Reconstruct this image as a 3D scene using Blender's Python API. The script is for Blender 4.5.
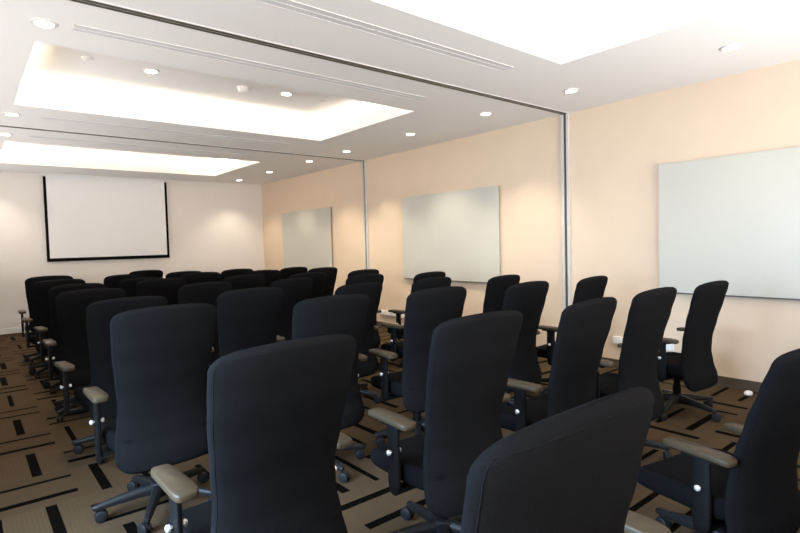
import bpy, bmesh, math, random
from mathutils import Vector, Matrix
for o in list(bpy.data.objects): bpy.data.objects.remove(o)
SC = bpy.context.scene
COL = SC.collection
R = math.radians

# ------------------------------------------------------------------ camera
cam_data = bpy.data.cameras.new('camera'); cam = bpy.data.objects.new('camera', cam_data); COL.objects.link(cam)
cam_data.sensor_width = 36.0; cam_data.lens = 530.628 / 800 * 36.0
cam_data.clip_start = 0.02; cam_data.clip_end = 100
rt, fw, up = Vector((.771011, -.636289, -.026043)), Vector((.635013, .771258, -.043821)), Vector((.047968, .017248, .9987))
M = Matrix((rt, up, -fw)).transposed().to_4x4(); M.translation = Vector((0, 0, 1.4))
cam.matrix_world = M
SC.camera = cam

# ------------------------------------------------------------------ room sizes (metres)
XL, XR, YB, YF, ZC = -1.15, 5.373, -1.75, 11.448, 2.822
ZT = ZC + .29                                    # raised ceiling of the trays
Y1, Y2 = 3.489, 7.40                             # partition tracks
TRAYS = [(.47, 3.835, .42, 2.525), (.447, 3.842, 4.356, 6.301), (.49, 3.925, 8.379, 10.449)]

# ------------------------------------------------------------------ world, light, exposure
world = bpy.data.worlds.new('world'); SC.world = world; world.use_nodes = True
bg = world.node_tree.nodes['Background']; bg.inputs[0].default_value = (.62, .78, 1, 1); bg.inputs[1].default_value = .3
def area(name, loc, rot, sx, sy, power, colour, spread=180):
    l = bpy.data.lights.new(name, 'AREA'); l.shape = 'RECTANGLE'; l.size = sx; l.size_y = sy
    l.energy = power; l.color = colour; l.spread = R(spread)
    o = bpy.data.objects.new(name, l); COL.objects.link(o); o.location = loc; o.rotation_euler = rot
    return o
DAY = (.52, .73, 1.0)
SOFT = (1.0, .96, .92)
# window beside the camera, out of view; bands are uplights added for the ceiling
area('daylight_side_window', (XL - .06, 1.6, 1.35), (0, R(-56), 0), 1.5, 2.2, 205, DAY, 112)
area('uplight_left_band', (XL - .03, 6.95, 1.45), (0, R(-118), 0), .9, 8.2, 72, SOFT, 100)
area('uplight_rear_band', (.5, YB - .03, 1.45), (R(118), 0, 0), 2.9, .9, 78, SOFT, 110)
area('uplight_corner_band', (3.65, YB - .03, 1.45), (R(118), 0, 0), 2.9, .9, 110, SOFT, 110)
WARM = (1.0, .85, .66)
COVE_W, COVE_D = .16, .13                        # cove slot width; height of the lip above the soffit
for (a, b, c, e), pw in zip(TRAYS, (.11, .125, .22)):
    z = ZC + .10
    for yy, s in ((c - .09, 1), (e + .09, -1)):
        area('cove_light', ((a + b) / 2, yy, z), (R(180 - 4 * s), 0, 0), b - a + .1, .05, 120 * pw, WARM)
    for xx, s in ((a - .09, 1), (b + .09, -1)):
        area('cove_light', (xx, (c + e) / 2, z), (0, R(180 + 4 * s), 0), .05, e - c + .1, 70 * pw, WARM)
vs = SC.view_settings
SC.display_settings.display_device = 'sRGB'
vs.view_transform = 'Standard'; vs.look = 'None'; vs.gamma = 1.0; vs.use_curve_mapping = False
vs.exposure = 0.0

# ------------------------------------------------------------------ materials
def mat(name, col, rough=.5, metal=0, spec=.5, noise=0, nscale=60, bump=0, bscale=200, emit=None, es=1, sheen=0):
    m = bpy.data.materials.new(name); m.use_nodes = True; nt = m.node_tree
    b = nt.nodes['Principled BSDF']
    b.inputs['Base Color'].default_value = (*col, 1); b.inputs['Roughness'].default_value = rough
    b.inputs['Metallic'].default_value = metal; b.inputs['Specular IOR Level'].default_value = spec
    if sheen:
        b.inputs['Sheen Weight'].default_value = sheen; b.inputs['Sheen Roughness'].default_value = .5
    tc = None
    if noise or bump:
        tc = nt.nodes.new('ShaderNodeTexCoord')
    if noise:
        n = nt.nodes.new('ShaderNodeTexNoise'); n.inputs['Scale'].default_value = nscale; n.inputs['Detail'].default_value = 4
        nt.links.new(tc.outputs['Object'], n.inputs['Vector'])
        r = nt.nodes.new('ShaderNodeMapRange'); r.inputs['To Min'].default_value = 1 - noise; r.inputs['To Max'].default_value = 1 + noise
        r.inputs['From Min'].default_value = .3; r.inputs['From Max'].default_value = .7
        nt.links.new(n.outputs['Fac'], r.inputs['Value'])
        mx = nt.nodes.new('ShaderNodeVectorMath'); mx.operation = 'SCALE'; mx.inputs[0].default_value = col
        nt.links.new(r.outputs[0], mx.inputs['Scale']); nt.links.new(mx.outputs[0], b.inputs['Base Color'])
    if bump:
        n = nt.nodes.new('ShaderNodeTexNoise'); n.inputs['Scale'].default_value = bscale
        nt.links.new(tc.outputs['Object'], n.inputs['Vector'])
        bp = nt.nodes.new('ShaderNodeBump'); bp.inputs['Strength'].default_value = bump; bp.inputs['Distance'].default_value = .002
        nt.links.new(n.outputs['Fac'], bp.inputs['Height']); nt.links.new(bp.outputs[0], b.inputs['Normal'])
    if emit:
        b.inputs['Emission Color'].default_value = (*emit, 1); b.inputs['Emission Strength'].default_value = es
    return m
MW = mat('ceiling_paint', (.88, .87, .865), .9, spec=.2, bump=.05, bscale=80)
MBEIGE = mat('beige_wall_paint', (.76,.605,.455), .85, spec=.25, noise=.012, nscale=3, bump=.06, bscale=150)
MCREAM = mat('cream_wall_paint', (.84,.80,.77), .85, spec=.25, noise=.01, nscale=3, bump=.06, bscale=150)
MWHITE = mat('white_trim_paint', (.8, .79, .77), .5)
MJAMB = mat('jamb_paint', (.60, .58, .55), .5)
MSTRIP = mat('board_bottom_strip', (.10, .085, .07), .6)
MDARKBASE = mat('carpet_skirting', (.085, .062, .042), .9, noise=.15, nscale=200)
MALU = mat('aluminium', (.62, .61, .58), .35, metal=.85)
MSLOT = mat('dark_track_slot', (.10, .095, .075), .5, metal=.3)
MGREY = mat('vent_slot_grey', (.70,.70,.72), .6)
MBOARD = mat('glass_board', (.575,.56,.495), .28, spec=.2)
MEDGE = mat('board_edge', (.62, .66, .60), .2)
MSCREEN = mat('screen_fabric', (.88,.88,.89), .9, spec=.1)
MBLACK = mat('screen_border_black', (.003, .003, .003), .8, spec=.1)
MFAB = mat('black_navy_fabric', (.0080, .0079, .0085), .95, spec=.03, noise=.22, nscale=260, bump=.35, bscale=900)
MSEAT = mat('seat_fabric', (.0048, .0048, .0052), .95, spec=.04, noise=.22, nscale=260, bump=.35, bscale=900)
MPIPE = mat('seam_fabric', (.008,.0079,.0085), .9, spec=.05, noise=.2, nscale=300)
MPAD = mat('armrest_pad_taupe', (.044,.031,.016), .5, spec=.3, noise=.08, nscale=160, bump=.1, bscale=500)
MPLAST = mat('black_plastic', (.004, .004, .0042), .55, spec=.15)
MGLOSS = mat('dark_grey_nylon', (.010, .0102, .0108), .45, spec=.25)
MCAST = mat('caster_grey', (.012, .012, .013), .55, spec=.2)
MCHROME = mat('chrome', (.85, .85, .84), .22, metal=.6)
MLAMP = mat('downlight_lens', (1, .95, .85), .5, emit=(1, .90, .72), es=14)
MRING = mat('downlight_ring', (.78, .76, .74), .4)

def carpet():
    m = bpy.data.materials.new('carpet_tiles'); m.use_nodes = True; nt = m.node_tree; N = nt.nodes; L = nt.links
    b = N['Principled BSDF']; b.inputs['Roughness'].default_value = .95; b.inputs['Specular IOR Level'].default_value = .03
    tc = N.new('ShaderNodeTexCoord'); sp = N.new('ShaderNodeSeparateXYZ'); L.new(tc.outputs['Object'], sp.inputs[0])
    def mt(op, a, b_=None, c=None):
        n = N.new('ShaderNodeMath'); n.operation = op
        for i, v in enumerate((a, b_, c)):
            if v is None: continue
            if isinstance(v, (int, float)): n.inputs[i].default_value = v
            else: L.new(v, n.inputs[i])
        return n.outputs[0]
    T = .5
    X = mt('MULTIPLY_ADD', sp.outputs[0], 1 / T, 10 + .03 / T); Y = mt('MULTIPLY_ADD', sp.outputs[1], 1 / T, 10 + .02 / T)
    ix, iy, fx, fy = mt('FLOOR', X), mt('FLOOR', Y), mt('FRACT', X), mt('FRACT', Y)
    par = mt('MODULO', mt('ADD', ix, iy), 2.0)                       # 0: stripes run along Y, 1: along X
    npar = mt('SUBTRACT', 1.0, par)
    u = mt('ADD', mt('MULTIPLY', par, fy), mt('MULTIPLY', npar, fx))
    v = mt('ADD', mt('MULTIPLY', par, fx), mt('MULTIPLY', npar, fy))
    cb = N.new('ShaderNodeCombineXYZ'); L.new(ix, cb.inputs[0]); L.new(iy, cb.inputs[1])
    wn = N.new('ShaderNodeTexWhiteNoise'); wn.noise_dimensions = '2D'; L.new(cb.outputs[0], wn.inputs['Vector'])
    sc = N.new('ShaderNodeSeparateColor'); L.new(wn.outputs['Color'], sc.inputs[0])
    r1, r2, r3 = sc.outputs[0], sc.outputs[1], sc.outputs[2]
    def stripe(pos, halfw):
        return mt('LESS_THAN', mt('ABSOLUTE', mt('SUBTRACT', u, pos)), halfw)
    s1 = stripe(mt('MULTIPLY_ADD', r1, .12, .2), mt('MULTIPLY_ADD', mt('GREATER_THAN', r2, .45), .018, .036))
    s2 = stripe(mt('MULTIPLY_ADD', r2, .16, .62), mt('MULTIPLY_ADD', mt('GREATER_THAN', r3, .5), .018, .036))
    on = mt('MULTIPLY', mt('GREATER_THAN', v, .02), mt('LESS_THAN', v, .98))
    st = mt('MULTIPLY', mt('MAXIMUM', s1, s2), on)
    def noise(scale, det=5):
        n = N.new('ShaderNodeTexNoise'); n.inputs['Scale'].default_value = scale; n.inputs['Detail'].default_value = det
        L.new(tc.outputs['Object'], n.inputs['Vector']); return n.outputs['Fac']
    pile = noise(170)
    # faint woven lines along the stripe direction
    lines = mt('MULTIPLY_ADD', mt('SINE', mt('MULTIPLY', u, 2 * math.pi * 24)), .04, 1.0)
    tone = mt('MULTIPLY', mt('MULTIPLY_ADD', pile, .9, .55), mt('MULTIPLY', lines, mt('MULTIPLY_ADD', r3, .16, .92)))
    mx = N.new('ShaderNodeMix'); mx.data_type = 'RGBA'
    mx.inputs[6].default_value = (.069, .047, .027, 1); mx.inputs[7].default_value = (.0022,.0016,.0012, 1)
    L.new(st, mx.inputs[0])
    vm = N.new('ShaderNodeVectorMath'); vm.operation = 'SCALE'; L.new(mx.outputs[2], vm.inputs[0]); L.new(tone, vm.inputs['Scale'])
    L.new(vm.outputs[0], b.inputs['Base Color'])
    bp = N.new('ShaderNodeBump'); bp.inputs['Strength'].default_value = .4; bp.inputs['Distance'].default_value = .003
    L.new(pile, bp.inputs['Height']); L.new(bp.outputs[0], b.inputs['Normal'])
    return m
MCARPET = carpet()

# ------------------------------------------------------------------ mesh helpers
def link(name, bm, m, parent=None, smooth=False, autosmooth=None):
    me = bpy.data.meshes.new(name); bmesh.ops.recalc_face_normals(bm, faces=bm.faces[:]); bm.to_mesh(me); bm.free()
    if smooth:
        for p in me.polygons: p.use_smooth = True
        if autosmooth:
            me.set_sharp_from_angle(angle=R(autosmooth))
    me.materials.append(m)
    o = bpy.data.objects.new(name, me); COL.objects.link(o)
    if parent: o.parent = parent
    return o
def box(bm, x0, x1, y0, y1, z0, z1, bev=0):
    vs_ = [bm.verts.new((x, y, z)) for x in (x0, x1) for y in (y0, y1) for z in (z0, z1)]
    q = [(0, 1, 3, 2), (4, 6, 7, 5), (0, 4, 5, 1), (2, 3, 7, 6), (0, 2, 6, 4), (1, 5, 7, 3)]
    fs = [bm.faces.new([vs_[i] for i in f]) for f in q]
    if bev:
        es = set(e for f in fs for e in f.edges)
        bmesh.ops.bevel(bm, geom=list(es), offset=bev, segments=2, affect='EDGES', profile=.5)
def loft(bm, rings, cap=True):
    vr = [[bm.verts.new(p) for p in r] for r in rings]
    n = len(vr[0])
    for a, b in zip(vr, vr[1:]):
        for k in range(n):
            bm.faces.new((a[k], a[(k + 1) % n], b[(k + 1) % n], b[k]))
    if cap:
        bm.faces.new(vr[0][::-1]); bm.faces.new(vr[-1])
def cyl(bm, p0, p1, r0, r1=None, n=16, steps=None):
    """tapered rod from p0 to p1, or a lathe along it with steps [(t, r), ...]"""
    p0, p1 = Vector(p0), Vector(p1); ax = (p1 - p0); ln = ax.length; ax.normalize()
    e1 = ax.orthogonal().normalized(); e2 = ax.cross(e1)
    steps = steps or [(0, r0), (1, r0 if r1 is None else r1)]
    rings = [[p0 + ax * (t * ln) + (e1 * math.cos(2 * math.pi * k / n) + e2 * math.sin(2 * math.pi * k / n)) * r for k in range(n)] for t, r in steps]
    loft(bm, rings)
def sring(cx, cy, z, a, b, n=24, e=4.0):
    out = []
    for k in range(n):
        t = 2 * math.pi * k / n; c, s = math.cos(t), math.sin(t)
        out.append((cx + a * math.copysign(abs(c) ** (2 / e), c), cy + b * math.copysign(abs(s) ** (2 / e), s), z))
    return out
def empty(name, loc, rz=0):
    o = bpy.data.objects.new(name, None); COL.objects.link(o); o.location = loc; o.rotation_euler = (0, 0, rz); o.empty_display_size = .1
    return o
def tag(o, label, cat, group=None):
    o['label'] = label; o['category'] = cat
    if group: o['group'] = group
    return o
def struct(name, bm, m, **k):
    o = link(name, bm, m, **k); o['kind'] = 'structure'; return o

# ------------------------------------------------------------------ the room
bm = bmesh.new(); box(bm, XL - .2, XR + .2, YB - .2, YF + .2, -.1, 0); struct('floor', bm, MCARPET)

# ceiling: soffit with three openings, each with a lip, a hidden cove and a raised tray
bm = bmesh.new()
def quad(*p): bm.faces.new([bm.verts.new(q) for q in p])
ylist = [YB - .2] + [v for t in TRAYS for v in (t[2], t[3])] + [YF + .2]
TH = .028
for i in range(0, len(ylist) - 1):
    y0, y1 = ylist[i], ylist[i + 1]
    if i % 2 == 0: box(bm, XL - .2, XR + .2, y0, y1, ZC, ZC + TH)
    else:
        a, b = TRAYS[i // 2][0], TRAYS[i // 2][1]
        box(bm, XL - .2, a, y0, y1, ZC, ZC + TH); box(bm, b, XR + .2, y0, y1, ZC, ZC + TH)
for (a, b, c, e) in TRAYS:
    t = .02; h = ZC + COVE_D
    box(bm, a - t, a, c - t, e + t, ZC + TH, h); box(bm, b, b + t, c - t, e + t, ZC + TH, h)
    box(bm, a, b, c - t, c, ZC + TH, h); box(bm, a, b, e, e + t, ZC + TH, h)
    A, B, C_, E = a - COVE_W, b + COVE_W, c - COVE_W, e + COVE_W
    box(bm, A - .05, B + .05, C_ - .05, E + .05, ZT, ZT + .05)
    box(bm, A - .05, A, C_, E, ZC + TH, ZT); box(bm, B, B + .05, C_, E, ZC + TH, ZT)
    box(bm, A - .05, B + .05, C_ - .05, C_, ZC + TH, ZT); box(bm, A - .05, B + .05, E, E + .05, ZC + TH, ZT)
struct('ceiling', bm, MW)

bm = bmesh.new(); box(bm, XR, XR + .15, YB - .2, YF + .2, 0, ZC); struct('wall_right', bm, MBEIGE)
bm = bmesh.new(); box(bm, XL - .2, XR, YF, YF + .15, 0, ZC); struct('wall_far', bm, MCREAM)
bm = bmesh.new()
for y0, y1, z0, z1 in ((YB, YF, 2.2, ZC), (YB, YF, 0, .55), (YB, .4, .55, 2.2), (2.8, 2.92, .55, 2.2), (11.1, YF, .55, 2.2)):
    box(bm, XL - .15, XL, y0, y1, z0, z1)
struct('wall_left', bm, MCREAM)
bm = bmesh.new()
for x0, x1, z0, z1 in ((XL - .15, XR, 2.2, ZC), (XL - .15, XR, 0, .8), (XL - .15, -.95, .8, 2.2), (5.15, XR, .8, 2.2)):
    box(bm, x0, x1, YB - .15, YB, z0, z1)
struct('wall_back', bm, MCREAM)
def window(name, horizontal, p0, p1, fixed, z0, z1, n):
    bm = bmesh.new()
    def bar(a, b, c, e):
        if horizontal: box(bm, a, b, fixed - .12, fixed - .07, c, e)
        else: box(bm, fixed - .12, fixed - .07, a, b, c, e)
    bar(p0, p1, z0, z0 + .04); bar(p0, p1, z1 - .04, z1)
    for k in range(n + 1):
        p = p0 + (p1 - p0 - .04) * k / n; bar(p, p + .04, z0 + .04, z1 - .04)
    struct(name, bm, MALU)
window('window_1', False, .4, 2.8, XL, .55, 2.2, 2)
window('window_2', False, 2.92, 11.1, XL, .55, 2.2, 7)  # assumed opening, sized to go with the added left uplight
window('window_3', True, -.95, 5.15, YB, .8, 2.2, 4)  # unseen window, added to go with the rear and corner uplights

# skirtings
bm = bmesh.new(); box(bm, XR - .012, XR, YB, YF, 0, .093); struct('baseboard_right', bm, MDARKBASE)
bm = bmesh.new(); box(bm, XL, XR - .012, YF - .014, YF, 0, .095, .004); struct('baseboard_far', bm, MWHITE)
bm = bmesh.new(); box(bm, XL, XL + .014, YB, YF - .014, 0, .095, .004); struct('baseboard_left', bm, MWHITE)

# partition tracks in the ceiling and the wall jambs that receive the folding wall
n_trim = 0
for y, wdt in ((Y1, .045), (Y2, .040)):
    n_trim += 1
    bm = bmesh.new(); box(bm, XL, XR, y - wdt, y + wdt, ZC - .003, ZC); struct('trim_%d' % n_trim, bm, MW)
    n_trim += 1
    bm = bmesh.new()
    for s in (-1, 1): box(bm, XL, XR, y + s * .019 - .0135, y + s * .019 + .0135, ZC - .006, ZC - .002)
    struct('trim_%d' % n_trim, bm, MSLOT)
    n_trim += 1
    bm = bmesh.new()
    for s in (-1, 1): box(bm, XR - .03, XR, y + s * .034 - .016, y + s * .034 + .016, 0, ZC - .006, .003)
    struct('trim_%d' % n_trim, bm, MJAMB)
    n_trim += 1
    bm = bmesh.new(); box(bm, XR - .012, XR, y - .018, y + .018, 0, ZC - .006); struct('trim_%d' % n_trim, bm, MSLOT)

# ------------------------------------------------------------------ chair (faces +Y, base centre at the origin)
def interp(t, xs, ys):
    if t <= xs[0]: return ys[0]
    for i in range(len(xs) - 1):
        if t <= xs[i + 1]:
            u = (t - xs[i]) / (xs[i + 1] - xs[i]); u = u * u * (3 - 2 * u) * .45 + u * .55
            return ys[i] + (ys[i + 1] - ys[i]) * u
    return ys[-1]
ZB_, ZT_ = .285, 1.115
YC = ([.28, .36, .45, .55, .66, .8, .95, 1.06, 1.12], [-.222, -.212, -.183, -.170, -.178, -.212, -.256, -.286, -.30])
HW = ([.28, .36, .46, .56, .64, .76, .92, 1.06, 1.12], [.244, .250, .240, .224, .221, .234, .251, .258, .258])
def half_width(z):
    hw = interp(z, *HW); rt, rb = .06, .085
    if z > ZT_ - rt: q = min((z - (ZT_ - rt)) / rt, 1); hw -= .064 * (1 - math.sqrt(max(0, 1 - q * q)))
    if z < ZB_ + rb: q = min(((ZB_ + rb) - z) / rb, 1); hw -= .088 * (1 - math.sqrt(max(0, 1 - q * q)))
    return hw
def arch(x, z):
    ramp = max(0, (z - .95) / (ZT_ - .95)); return .020 * (x / .255) ** 2 * ramp * ramp
def back_rings(n=40, m=46):
    rings = []
    for i in range(m + 1):
        a = i / m; z = ZB_ + (ZT_ - ZB_) * ((.5 - .5 * math.cos(math.pi * a)) * .55 + a * .45)
        yc = interp(z, *YC); hw = half_width(z); th = .037; e = .035
        if z > ZT_ - e: q = min(1, (z - (ZT_ - e)) / e); th *= math.sqrt(max(.02, 1 - q * q))
        if z < ZB_ + e: q = min(1, ((ZB_ + e) - z) / e); th *= math.sqrt(max(.02, 1 - q * q))
        ring = []
        for k in range(n):
            t = 2 * math.pi * k / n; c, s = math.cos(t), math.sin(t)
            x = hw * math.copysign(abs(c) ** (2 / 3.4), c); y = math.copysign(abs(s) ** (2 / 2.2), s)
            ring.append((x, yc + th * y + .030 * (x / .255) ** 2, z - arch(x, z)))
        rings.append(ring)
    return rings
def tube(bm, pts, r, n=6, closed=True):
    P = [Vector(p) for p in pts]; N_ = len(P); rings = []
    for i in range(N_):
        t = (P[(i + 1) % N_] - P[i - 1]).normalized(); e1 = t.cross(Vector((0, 1, .01))).normalized(); e2 = t.cross(e1)
        rings.append([bm.verts.new(P[i] + (e1 * math.cos(2 * math.pi * k / n) + e2 * math.sin(2 * math.pi * k / n)) * r) for k in range(n)])
    for i in range(N_):
        a, b = rings[i], rings[(i + 1) % N_]
        for k in range(n): bm.faces.new((a[k], a[(k + 1) % n], b[(k + 1) % n], b[k]))

LEG_Z = 0.0
def make_chair():
    root = empty('office_chair', (0, 0, 0))
    up_parts = []
    # backrest with the seam that runs round its rear face
    bm = bmesh.new(); loft(bm, back_rings()); bk = link('backrest', bm, MFAB, root, smooth=True); up_parts.append(bk)
    bm = bmesh.new(); zs = [ZB_ + .02 + (ZT_ - ZB_ - .04) * i / 40 for i in range(41)]
    def seam(z, u):                                    # point on the rear face at u of the half width
        hw = half_width(z); x = u * hw; th = .037; e = .035
        if z > ZT_ - e: th *= math.sqrt(max(.02, 1 - ((z - (ZT_ - e)) / e) ** 2))
        if z < ZB_ + e: th *= math.sqrt(max(.02, 1 - (((ZB_ + e) - z) / e) ** 2))
        q = math.sqrt(max(0, 1 - abs(u) ** 3.4)) ** (2 / 2.2)
        return (x, interp(z, *YC) - th * q + .030 * (x / .255) ** 2, z - arch(x, z))
    full = [seam(z, -.96) for z in zs] + [seam(zs[-1], -.96 + 1.92 * k / 14) for k in range(1, 14)]
    full += [seam(z, .96) for z in zs[::-1]] + [seam(zs[0], .96 - 1.92 * k / 14) for k in range(1, 14)]
    tube(bm, full, .0013); link('seam_piping', bm, MPIPE, bk, smooth=True)
    # seat cushion
    bm = bmesh.new(); rings = []
    for t in range(13):
        q = t / 12; ang = math.pi * q; ins = (1 - math.sin(ang) ** .45) * .03
        z = .385 + .088 * (.5 - .5 * math.cos(ang))
        ring = []
        for (x, y, zz) in sring(0, .035, z, .255 - ins, .245 - ins, 40, 5):
            f = max(0, (y - .12) / .16); ring.append((x, y, zz - .045 * f * f * q + .008 * (x / .25) ** 2))
        rings.append(ring)
    loft(bm, rings); up_parts.append(link('seat', bm, MSEAT, root, smooth=True))
    # mechanism under the seat, back bracket
    bm = bmesh.new(); box(bm, -.085, .085, -.13, .12, .335, .39, .012)
    cyl(bm, (.08, .03, .36), (.21, .045, .35), .006, n=8); box(bm, .20, .25, .03, .06, .344, .356, .004)
    up_parts.append(link('tilt_mechanism', bm, MPLAST, root))
    bm = bmesh.new()
    path = [(-.08, .362), (-.16, .358), (-.198, .372), (-.196, .43), (-.180, .50)]
    rings = []
    for i, (y, z) in enumerate(path):
        w = .055 - .004 * i
        rings.append([(-w, y - .003, z - .014), (w, y - .003, z - .014), (w, y + .003, z + .014), (-w, y + .003, z + .014)] if i < 2 else
                     [(-w, y - .012, z - .006), (w, y - .012, z - .006), (w, y + .012, z + .006), (-w, y + .012, z + .006)])
    loft(bm, rings); up_parts.append(link('back_bracket', bm, MPLAST, root))
    # arms: upright blade, tube and bolts; soft pad on top
    for s in (-1, 1):
        bm = bmesh.new()
        rings = []
        for z, a, b in ((.352, .009, .018), (.360, .012, .029), (.40, .0125, .037), (.50, .0125, .038), (.62, .012, .036), (.652, .010, .040)):
            rings.append(sring(s * .285, -.02, z, a, b, 16, 3))
        loft(bm, rings)
        rings = [sring(s * .285, -.02, z, .011, .018, 16, 2.6) for z in (.56, .655)]; loft(bm, rings)
        rings = [sring(s * .285, -.015, z, .026, .075, 20, 4) for z in (.648, .660)]; loft(bm, rings)
        box(bm, min(s * .10, s * .285), max(s * .10, s * .285), -.045, .005, .356, .374, .005)
        arm = link('armrest', bm, MPLAST, root, smooth=True, autosmooth=40); up_parts.append(arm)
        bm = bmesh.new(); rings = []
        for q, (z, g) in enumerate(((.661, .92), (.664, .985), (.668, 1.0), (.678, .995), (.683, .97), (.6855, .91))):
            ring = []
            for (x, y, zz) in sring(0, -.005, z, .037 - .043 * (1 - g), .138 - .043 * (1 - g), 32, 5.5):
                w = 1 - .10 * ((y + .005) / .138)
                ring.append((s * .285 + x * w, y, zz - .006 * max(0, (abs(y) - .07) / .07) ** 2))
            rings.append(ring)
        loft(bm, rings); link('arm_pad', bm, MPAD, arm, smooth=True)
        for q in (-1, 1):
            bm = bmesh.new(); x0 = s * .285 + q * .010
            cyl(bm, (x0, -.02, .535), (x0 + q * .024, -.02, .535), 0, n=14, steps=[(0, .0055), (.35, .0055), (.4, .011), (.75, .0125), (.93, .010), (1, .005)])
            link('arm_bolt', bm, MCHROME, arm, smooth=True, autosmooth=50)
    # gas column
    bm = bmesh.new(); cyl(bm, (0, 0, .075), (0, 0, .36), 0, n=20, steps=[(0, .030), (.62, .030), (.625, .024), (.80, .024), (.805, .018), (1, .018)])
    link('gas_column', bm, MPLAST, root, smooth=True, autosmooth=40)
    bm = bmesh.new(); cyl(bm, (0, 0, .065), (0, 0, .145), 0, n=24, steps=[(0, .040), (.1, .047), (.8, .047), (.95, .042), (1, .034)])
    link('base_hub', bm, MGLOSS, root, smooth=True, autosmooth=40)
    # five legs with twin-wheel casters
    for k in range(5):
        bm = bmesh.new(); rings = []
        for r, zt, h, w in ((.036, .140, .056, .029), (.10, .132, .050, .026), (.20, .114, .040, .021), (.285, .098, .032, .0175), (.312, .092, .025, .0150), (.318, .087, .014, .010)):
            ring = []
            for (a, b) in ((-1, -1), (1, -1), (1, -.1), (.82, .55), (.45, .92), (-.45, .92), (-.82, .55), (-1, -.1)):
                ring.append((r, a * w * (1 if b > -1 else .8), zt - h / 2 + b * h / 2))
            rings.append(ring)
        loft(bm, rings); leg = link('leg', bm, MGLOSS, root, smooth=True, autosmooth=35)
        leg.rotation_euler = (0, 0, 2 * math.pi * k / 5)
        bm = bmesh.new()
        cyl(bm, (.298, 0, .04), (.298, 0, .078), .0065, n=10)
        sw = .9 * k; c, s = math.cos(sw), math.sin(sw); off = Vector((.298 - .018 * c, -.018 * s, .030)); ax = Vector((-s, c, 0))
        for q in (-1, 1):
            cyl(bm, off + ax * (q * .006), off + ax * (q * .024), 0, n=20, steps=[(0, .026), (.1, .030), (.75, .030), (.92, .026), (.93, .012), (1, .011)])
        # hood over the wheels
        rad = Vector((c, s, 0)); rings = []
        for t in (-1, 1):
            ring = []
            for j in range(9):
                a = math.pi * (.02 + .96 * j / 8); ring.append(off + ax * (t * .0055) + rad * (math.cos(a) * .033) + Vector((0, 0, math.sin(a) * .033)))
            rings.append(ring)
        loft(bm, rings)
        link('caster', bm, MCAST, leg, smooth=True, autosmooth=40)
    return root
proto = make_chair()
UPPER = {'backrest', 'seat', 'tilt_mechanism', 'back_bracket', 'armrest'}
def base_name(o): return o.name.split('.')[0]
def copy_chair(src):
    r = src.copy(); COL.objects.link(r)
    for ch in list(src.children):
        c = ch.copy(); COL.objects.link(c); c.parent = r
        for g in ch.children:
            e = g.copy(); COL.objects.link(e); e.parent = c
    return r
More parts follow.
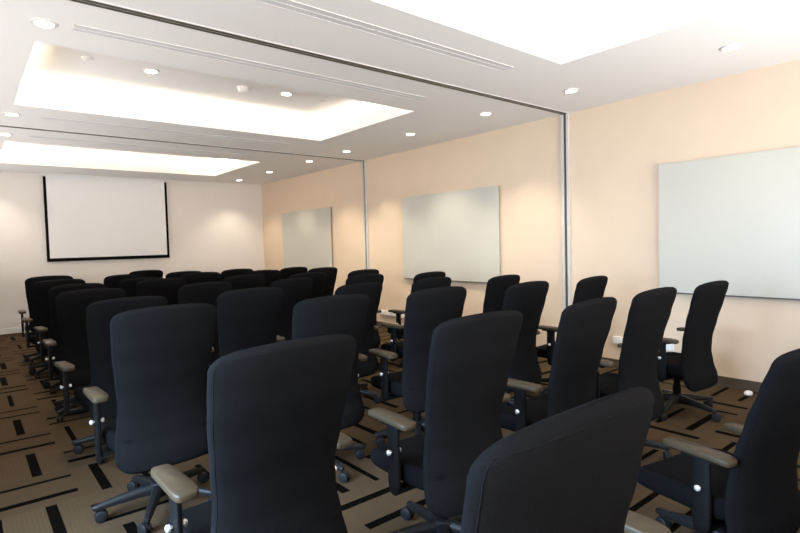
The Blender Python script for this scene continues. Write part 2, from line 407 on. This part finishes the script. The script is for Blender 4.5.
# x, y, seat-height adjustment, turn, angle of the first leg, label
CHAIRS = [
    (0.760, 1.741, 0.001, 0.035, 170, 'largest black office chair, left of centre in the foreground, armrest low over the carpet'),
    (1.637, 1.724, -0.003, -0.036, 152, 'black office chair just right of the largest foreground chair, long tan left armrest'),
    (2.486, 1.746, -0.022, 0.024, 120, 'black office chair seen directly above the chair cropped by the bottom edge'),
    (3.225, 1.752, -0.021, -0.013, 150, "navy-black office chair left of the one standing closest to the nearest whiteboard's wall"),
    (4.363, 1.850, -0.058, -0.050, -30, 'navy office chair seen nearly side-on, against the wall under the nearest whiteboard'),
    (0.800, 0.716, 0.003, -0.011, 100, 'black office chair cropped by the bottom edge right of centre, rim lit'),
    (2.455, 0.865, -0.090, -0.200, 75, 'black office chair cropped by the right edge, turned away, pale armrests to its left'),
    (0.767, 3.044, 0.010, 0.034, 172, 'charcoal office chair on the aisle, first behind the largest foreground chair'),
    (1.679, 2.919, -0.007, -0.025, -20, "charcoal office chair rising just behind the largest foreground chair's right shoulder"),
    (2.438, 2.814, -0.009, -0.053, 160, 'black office chair under the middle whiteboard, front one of three lined up there'),
    (3.292, 2.740, -0.026, 0.002, 10, 'black pinched-waist office chair just left of the nearest wall jamb'),
    (4.164, 2.730, -0.039, 0.063, 170, 'black office chair back standing just right of the nearest wall jamb'),
    (0.824, 4.156, -0.025, 0.094, 162, 'dark office chair on the aisle, second chair behind the largest foreground chair'),
    (1.643, 3.981, -0.013, -0.014, 49, 'near-black office chair between the two charcoal backs behind the largest foreground chair'),
    (2.583, 3.966, -0.038, 0.071, 14, 'black office chair below the far jamb, front one of three lined up there'),
    (3.331, 3.856, -0.034, 0.051, 51, 'black office chair under the middle whiteboard, second of three lined up there'),
    (4.069, 3.618, -0.049, 0.054, 16, 'black office chair at the right end of the middle whiteboard, half behind another'),
    (0.809, 5.304, -0.023, 0.034, 140, 'black office chair on the aisle, third behind the largest foreground chair'),
    (1.719, 5.219, -0.028, 0.075, 18, 'near-black office chair second from the aisle in the fifth row from the camera'),
    (2.543, 5.104, -0.037, 0.122, 55, 'near-black office chair third from the aisle in the fifth row from the camera'),
    (3.306, 4.876, -0.032, 0.046, 20, 'black office chair below the far jamb, second of three lined up there'),
    (4.065, 4.683, -0.044, 0.067, 57, 'black office chair under the middle whiteboard, farthest of three lined up there'),
    (0.850, 6.403, -0.032, 0.112, 150, 'black office chair on the aisle, fourth behind the largest foreground chair'),
    (1.610, 6.227, -0.018, 0.061, 59, 'near-black office chair second from the aisle in the sixth row from the camera'),
    (2.480, 6.106, -0.026, 0.063, 24, 'near-black office chair third from the aisle in the sixth row from the camera'),
    (3.194, 5.885, -0.033, -0.000, 61, 'near-black office chair fourth from the aisle in the sixth row from the camera'),
    (3.955, 5.819, -0.037, 0.070, 26, 'black office chair below the far jamb, farthest of three lined up there'),
    (0.801, 7.263, -0.016, 0.111, 150, 'black office chair on the aisle, fifth behind the largest foreground chair'),
    (1.640, 7.085, -0.038, -0.001, 28, 'black office chair second from the aisle in the seventh row from the camera'),
    (2.306, 7.004, -0.011, -0.005, 65, 'black office chair third from the aisle in the seventh row from the camera'),
    (3.075, 6.857, -0.020, -0.006, 30, "black office chair fourth from the aisle, below the room's far corner"),
    (3.956, 6.820, -0.028, 0.052, 67, "black office chair back with sloping right side, at the far whiteboard's right end"),
    (0.826, 8.146, -0.004, 0.007, 150, 'farthest black office chair along the left aisle, its left edge against the cream wall'),
    (1.651, 7.990, -0.029, -0.000, 69, 'black office chair with bluish left edge, below the middle of the projection screen'),
    (2.387, 7.893, -0.024, -0.001, 34, "black office chair just right of the projection screen's lower right corner"),
    (3.106, 7.824, -0.027, 0.062, 71, 'black office chair in front of the end wall, just left of the far corner'),
    (3.995, 7.764, -0.042, 0.079, 36, 'black office chair back below the left edge of the far whiteboard'),
    (2.112, 8.950, -0.021, 0.133, 1, "smallest black office chair, farthest back, below the projection screen's right end"),
]
made = [proto] + [copy_chair(proto) for _ in CHAIRS[1:]]
for o, (x, y, dz, rz, a0, lab) in zip(made, CHAIRS):
    o.location = (x, y, 0); o.rotation_euler = (0, 0, rz)
    tag(o, lab, 'chair', 'high-backed black office chairs in rows')
    k = 0
    for ch in o.children:
        b = base_name(ch)
        if b in UPPER: ch.location = (0, 0, dz)
        if b == 'gas_column': ch.scale = (1, 1, (.36 + dz) / .36)
        if b == 'leg':
            ch.rotation_euler = (0, 0, R(a0 + 72 * k) - rz); k += 1
def recline(o, tl, dz):                                # tip the backrest about its hinge under the seat
    py, pz = -.15, .36
    for ch in o.children:
        if base_name(ch) == 'backrest':
            ch.rotation_euler = (tl, 0, 0)
            ch.location = (0, py - (py * math.cos(tl) - pz * math.sin(tl)), pz - (py * math.sin(tl) + pz * math.cos(tl)) + dz)
for o, c in zip(made, CHAIRS):
    if 'second chair behind' in c[5]:                  # its arms are set wide
        for ch in o.children:
            if base_name(ch) == 'armrest': ch.location.x = .055 if ch.data.vertices[0].co.x > 0 else -.055
    if 'cropped by the right edge' in c[5]:
        recline(o, .12, c[2])
        for ch in o.children:                          # arms set low and back
            if base_name(ch) == 'armrest': ch.location = (-.10, -.05, c[2] - .05) if ch.data.vertices[0].co.x > 0 else (.015, -.07, c[2] - .02)
    if 'cropped by the bottom edge right' in c[5]:
        recline(o, -.073, c[2])
        for ch in o.children:                          # its right arm is set wide, high and far back
            if base_name(ch) == 'armrest' and ch.data.vertices[0].co.x > 0: ch.location = (.135, -.03, .035)

# ------------------------------------------------------------------ whiteboards
WT, WB = 2.107, .852
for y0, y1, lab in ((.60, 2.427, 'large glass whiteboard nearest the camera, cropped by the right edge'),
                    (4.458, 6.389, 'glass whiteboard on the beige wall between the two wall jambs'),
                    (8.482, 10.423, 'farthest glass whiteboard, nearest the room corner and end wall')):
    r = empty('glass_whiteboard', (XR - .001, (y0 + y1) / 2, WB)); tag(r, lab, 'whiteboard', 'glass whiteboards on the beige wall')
    h = (y1 - y0) / 2
    bm = bmesh.new(); box(bm, -.042, -.030, -h, h, 0, WT - WB, .002); link('glass_panel', bm, MBOARD, r)
    bm = bmesh.new(); box(bm, -.040, -.004, -h + .01, h - .01, -.012, -.0005, .001); link('bottom_strip', bm, MSTRIP, r)  # thin dark strip along the board's lower edge
    bm = bmesh.new()
    for yy in (-h + .12, h - .12):
        for zz in (.1, WT - WB - .1): cyl(bm, (-.031, yy, zz), (0, yy, zz), .016, n=16)
    link('wall_spacers', bm, MALU, r, smooth=True, autosmooth=40)

# ------------------------------------------------------------------ projection screen
r = empty('projection_screen', (2.225, YF - .05, 1.245)); tag(r, 'white pull-down projection screen with black border on the end wall', 'screen')
HWs, Hs = 1.052, ZC - 1.245
bm = bmesh.new(); box(bm, -HWs + .045, HWs - .045, -.002, .002, .045, Hs - .002); link('screen_fabric', bm, MSCREEN, r)
bm = bmesh.new()
box(bm, -HWs, -HWs + .045, -.003, .003, .045, Hs - .06); box(bm, HWs - .045, HWs, -.003, .003, .045, Hs - .06); box(bm, -HWs, HWs, -.003, .003, 0, .045)
link('black_border', bm, MBLACK, r)
bm = bmesh.new(); cyl(bm, (-HWs, 0, -.008), (HWs, 0, -.008), .010, n=12); link('weight_bar', bm, MBLACK, r, smooth=True, autosmooth=40)
bm = bmesh.new(); box(bm, -.04, .04, -.012, .006, -.034, -.016, .003); link('pull_tab', bm, MWHITE, r)
bm = bmesh.new(); box(bm, -HWs - .05, HWs + .05, -.03, .04, Hs - .030, Hs - .002, .004); link('screen_housing', bm, MW, r)

# ------------------------------------------------------------------ downlights
def downlight(x, y, z, lab, group, power=42, rad=.052):
    r = empty('downlight', (x, y, z)); tag(r, lab, 'ceiling light', group)
    bm = bmesh.new(); cyl(bm, (0, 0, 0), (0, 0, -.008), 0, n=28, steps=[(0, rad + .022), (.6, rad + .021), (1, rad + .012)]); link('trim_ring', bm, MRING, r, smooth=True, autosmooth=40)
    bm = bmesh.new(); cyl(bm, (0, 0, -.008), (0, 0, -.0105), rad, n=28); link('lens', bm, MLAMP, r)
    l = bpy.data.lights.new('downlight_beam', 'SPOT'); l.energy = power; l.color = (1, .87, .68); l.spot_size = R(105); l.spot_blend = .7; l.shadow_soft_size = .05
    o = bpy.data.objects.new('downlight_beam', l); COL.objects.link(o); o.location = (0, 0, -.02); o.parent = r
RY = [(.2, ''), (1.54, 'nearest the camera above the near whiteboard'), (2.91, 'just right of the nearest ceiling track'), (3.99, 'just left of the nearest ceiling track'),
      (5.28, 'midway between the two ceiling tracks'), (6.77, 'just before the far ceiling track'), (7.89, 'just beyond the far ceiling track'),
      (9.40, 'beside the farthest ceiling tray'), (10.82, 'nearest the far room corner')]
for i, (y, w) in enumerate(RY):
    if i: downlight(4.58, y, ZC, 'small round downlight along the beige wall, ' + w, 'round downlights in the ceiling', 26 if y < 3.5 else 125 if y < 9 else 78)
for y, w in ((3.97, 'large bright downlight in the upper left corner of the photo'), (6.73, 'downlight at the left edge below the middle ceiling tray'),
             (7.89, 'downlight at the left edge just above the farthest ceiling tray'), (10.94, 'downlight at the left edge beside the far tray and end wall')):
    downlight(.46, y, ZC, w, 'round downlights in the ceiling', 42 if y > 10 else 80)
downlight(1.48, 5.47, ZT, 'left downlight inside the middle ceiling tray', 'downlights inside the tray', 25)
downlight(2.89, 5.44, ZT, 'right downlight inside the middle ceiling tray', 'downlights inside the tray', 25)

# smoke detector and sprinkler heads in the middle tray
r = empty('smoke_detector', (2.40, 5.49, ZT)); tag(r, 'white round smoke detector between the two downlights in the middle ceiling tray', 'smoke detector')
bm = bmesh.new(); cyl(bm, (0, 0, 0), (0, 0, -.02), .062, n=28); link('mounting_plate', bm, MWHITE, r, smooth=True, autosmooth=40)
bm = bmesh.new(); cyl(bm, (0, 0, -.02), (0, 0, -.06), 0, n=28, steps=[(0, .052), (.6, .050), (.85, .040), (1, .02)]); link('sensor_dome', bm, MWHITE, r, smooth=True, autosmooth=40)
for x, y, lab in ((.94, 5.43, 'pale flush ceiling disc at the left end of the middle tray'), (3.40, 5.45, 'pale flush ceiling disc at the right end of the middle tray')):
    bm = bmesh.new(); cyl(bm, (0, 0, 0), (0, 0, -.010), 0, n=24, steps=[(0, .048), (.6, .047), (1, .036)])
    o = link('sprinkler_cover', bm, MRING, None, smooth=True, autosmooth=40); o.location = (x, y, ZT); tag(o, lab, 'ceiling disc', 'flush ceiling discs')

# linear air diffusers
for x0, x1, y, lab in ((.70, 3.58, 2.86, 'long white slot air diffuser on the near side of the nearest ceiling track'),
                       (.61, 3.58, 3.94, 'long white slot air diffuser between nearest ceiling track and middle tray'),
                       (.70, 3.58, 6.75, 'thin slot air diffuser between the middle tray and far ceiling track'),
                       (.69, 3.58, 7.89, 'thin slot air diffuser between the far ceiling track and farthest tray')):
    r = empty('air_diffuser', ((x0 + x1) / 2, y, ZC)); tag(r, lab, 'air vent', 'linear air diffusers'); h = (x1 - x0) / 2
    bm = bmesh.new()
    for yy in (-.062, -.003, .056): box(bm, -h, h, yy, yy + .006, -.0025, 0)
    for xx in (-h, h - .008): box(bm, xx, xx + .008, -.062, .062, -.0025, 0)
    link('diffuser_frame', bm, MW, r)
    bm = bmesh.new(); box(bm, -h + .008, h - .008, -.056, -.003, -.0012, 0); box(bm, -h + .008, h - .008, .003, .056, -.0012, 0); link('slot', bm, MGREY, r)

# wall outlets
for y0, y1, z, lab in ((2.30, 2.93, .265, 'white horizontal power outlet trunk low on the wall behind the right-hand chairs'),
                       (6.45, 7.05, .215, 'white power outlet trunk low on the wall near the far jamb')):
    r = empty('outlet_trunk', (XR, (y0 + y1) / 2, z)); tag(r, lab, 'power outlet', 'white power outlets on the beige wall'); h = (y1 - y0) / 2
    bm = bmesh.new(); box(bm, -.028, 0, -h, h, 0, .078, .004); link('trunk_box', bm, MWHITE, r)
    bm = bmesh.new()
    for k in range(4): c = -h + (k + .5) * 2 * h / 4; box(bm, -.031, -.028, c - .055, c + .055, .012, .066, .001)
    link('socket_plate', bm, MW, r)
bm = bmesh.new(); rings = [sring(0, 0, z, a, a * .7, 20, 2.6) for z, a in ((0, .042), (.012, .044), (.026, .036), (.032, .02))]
loft(bm, rings); o = link('floor_plug', bm, MWHITE, None, smooth=True); o.location = (5.24, 1.62, 0)
tag(o, 'small white rounded plug cover on the carpet by the wall skirting', 'plug cover')
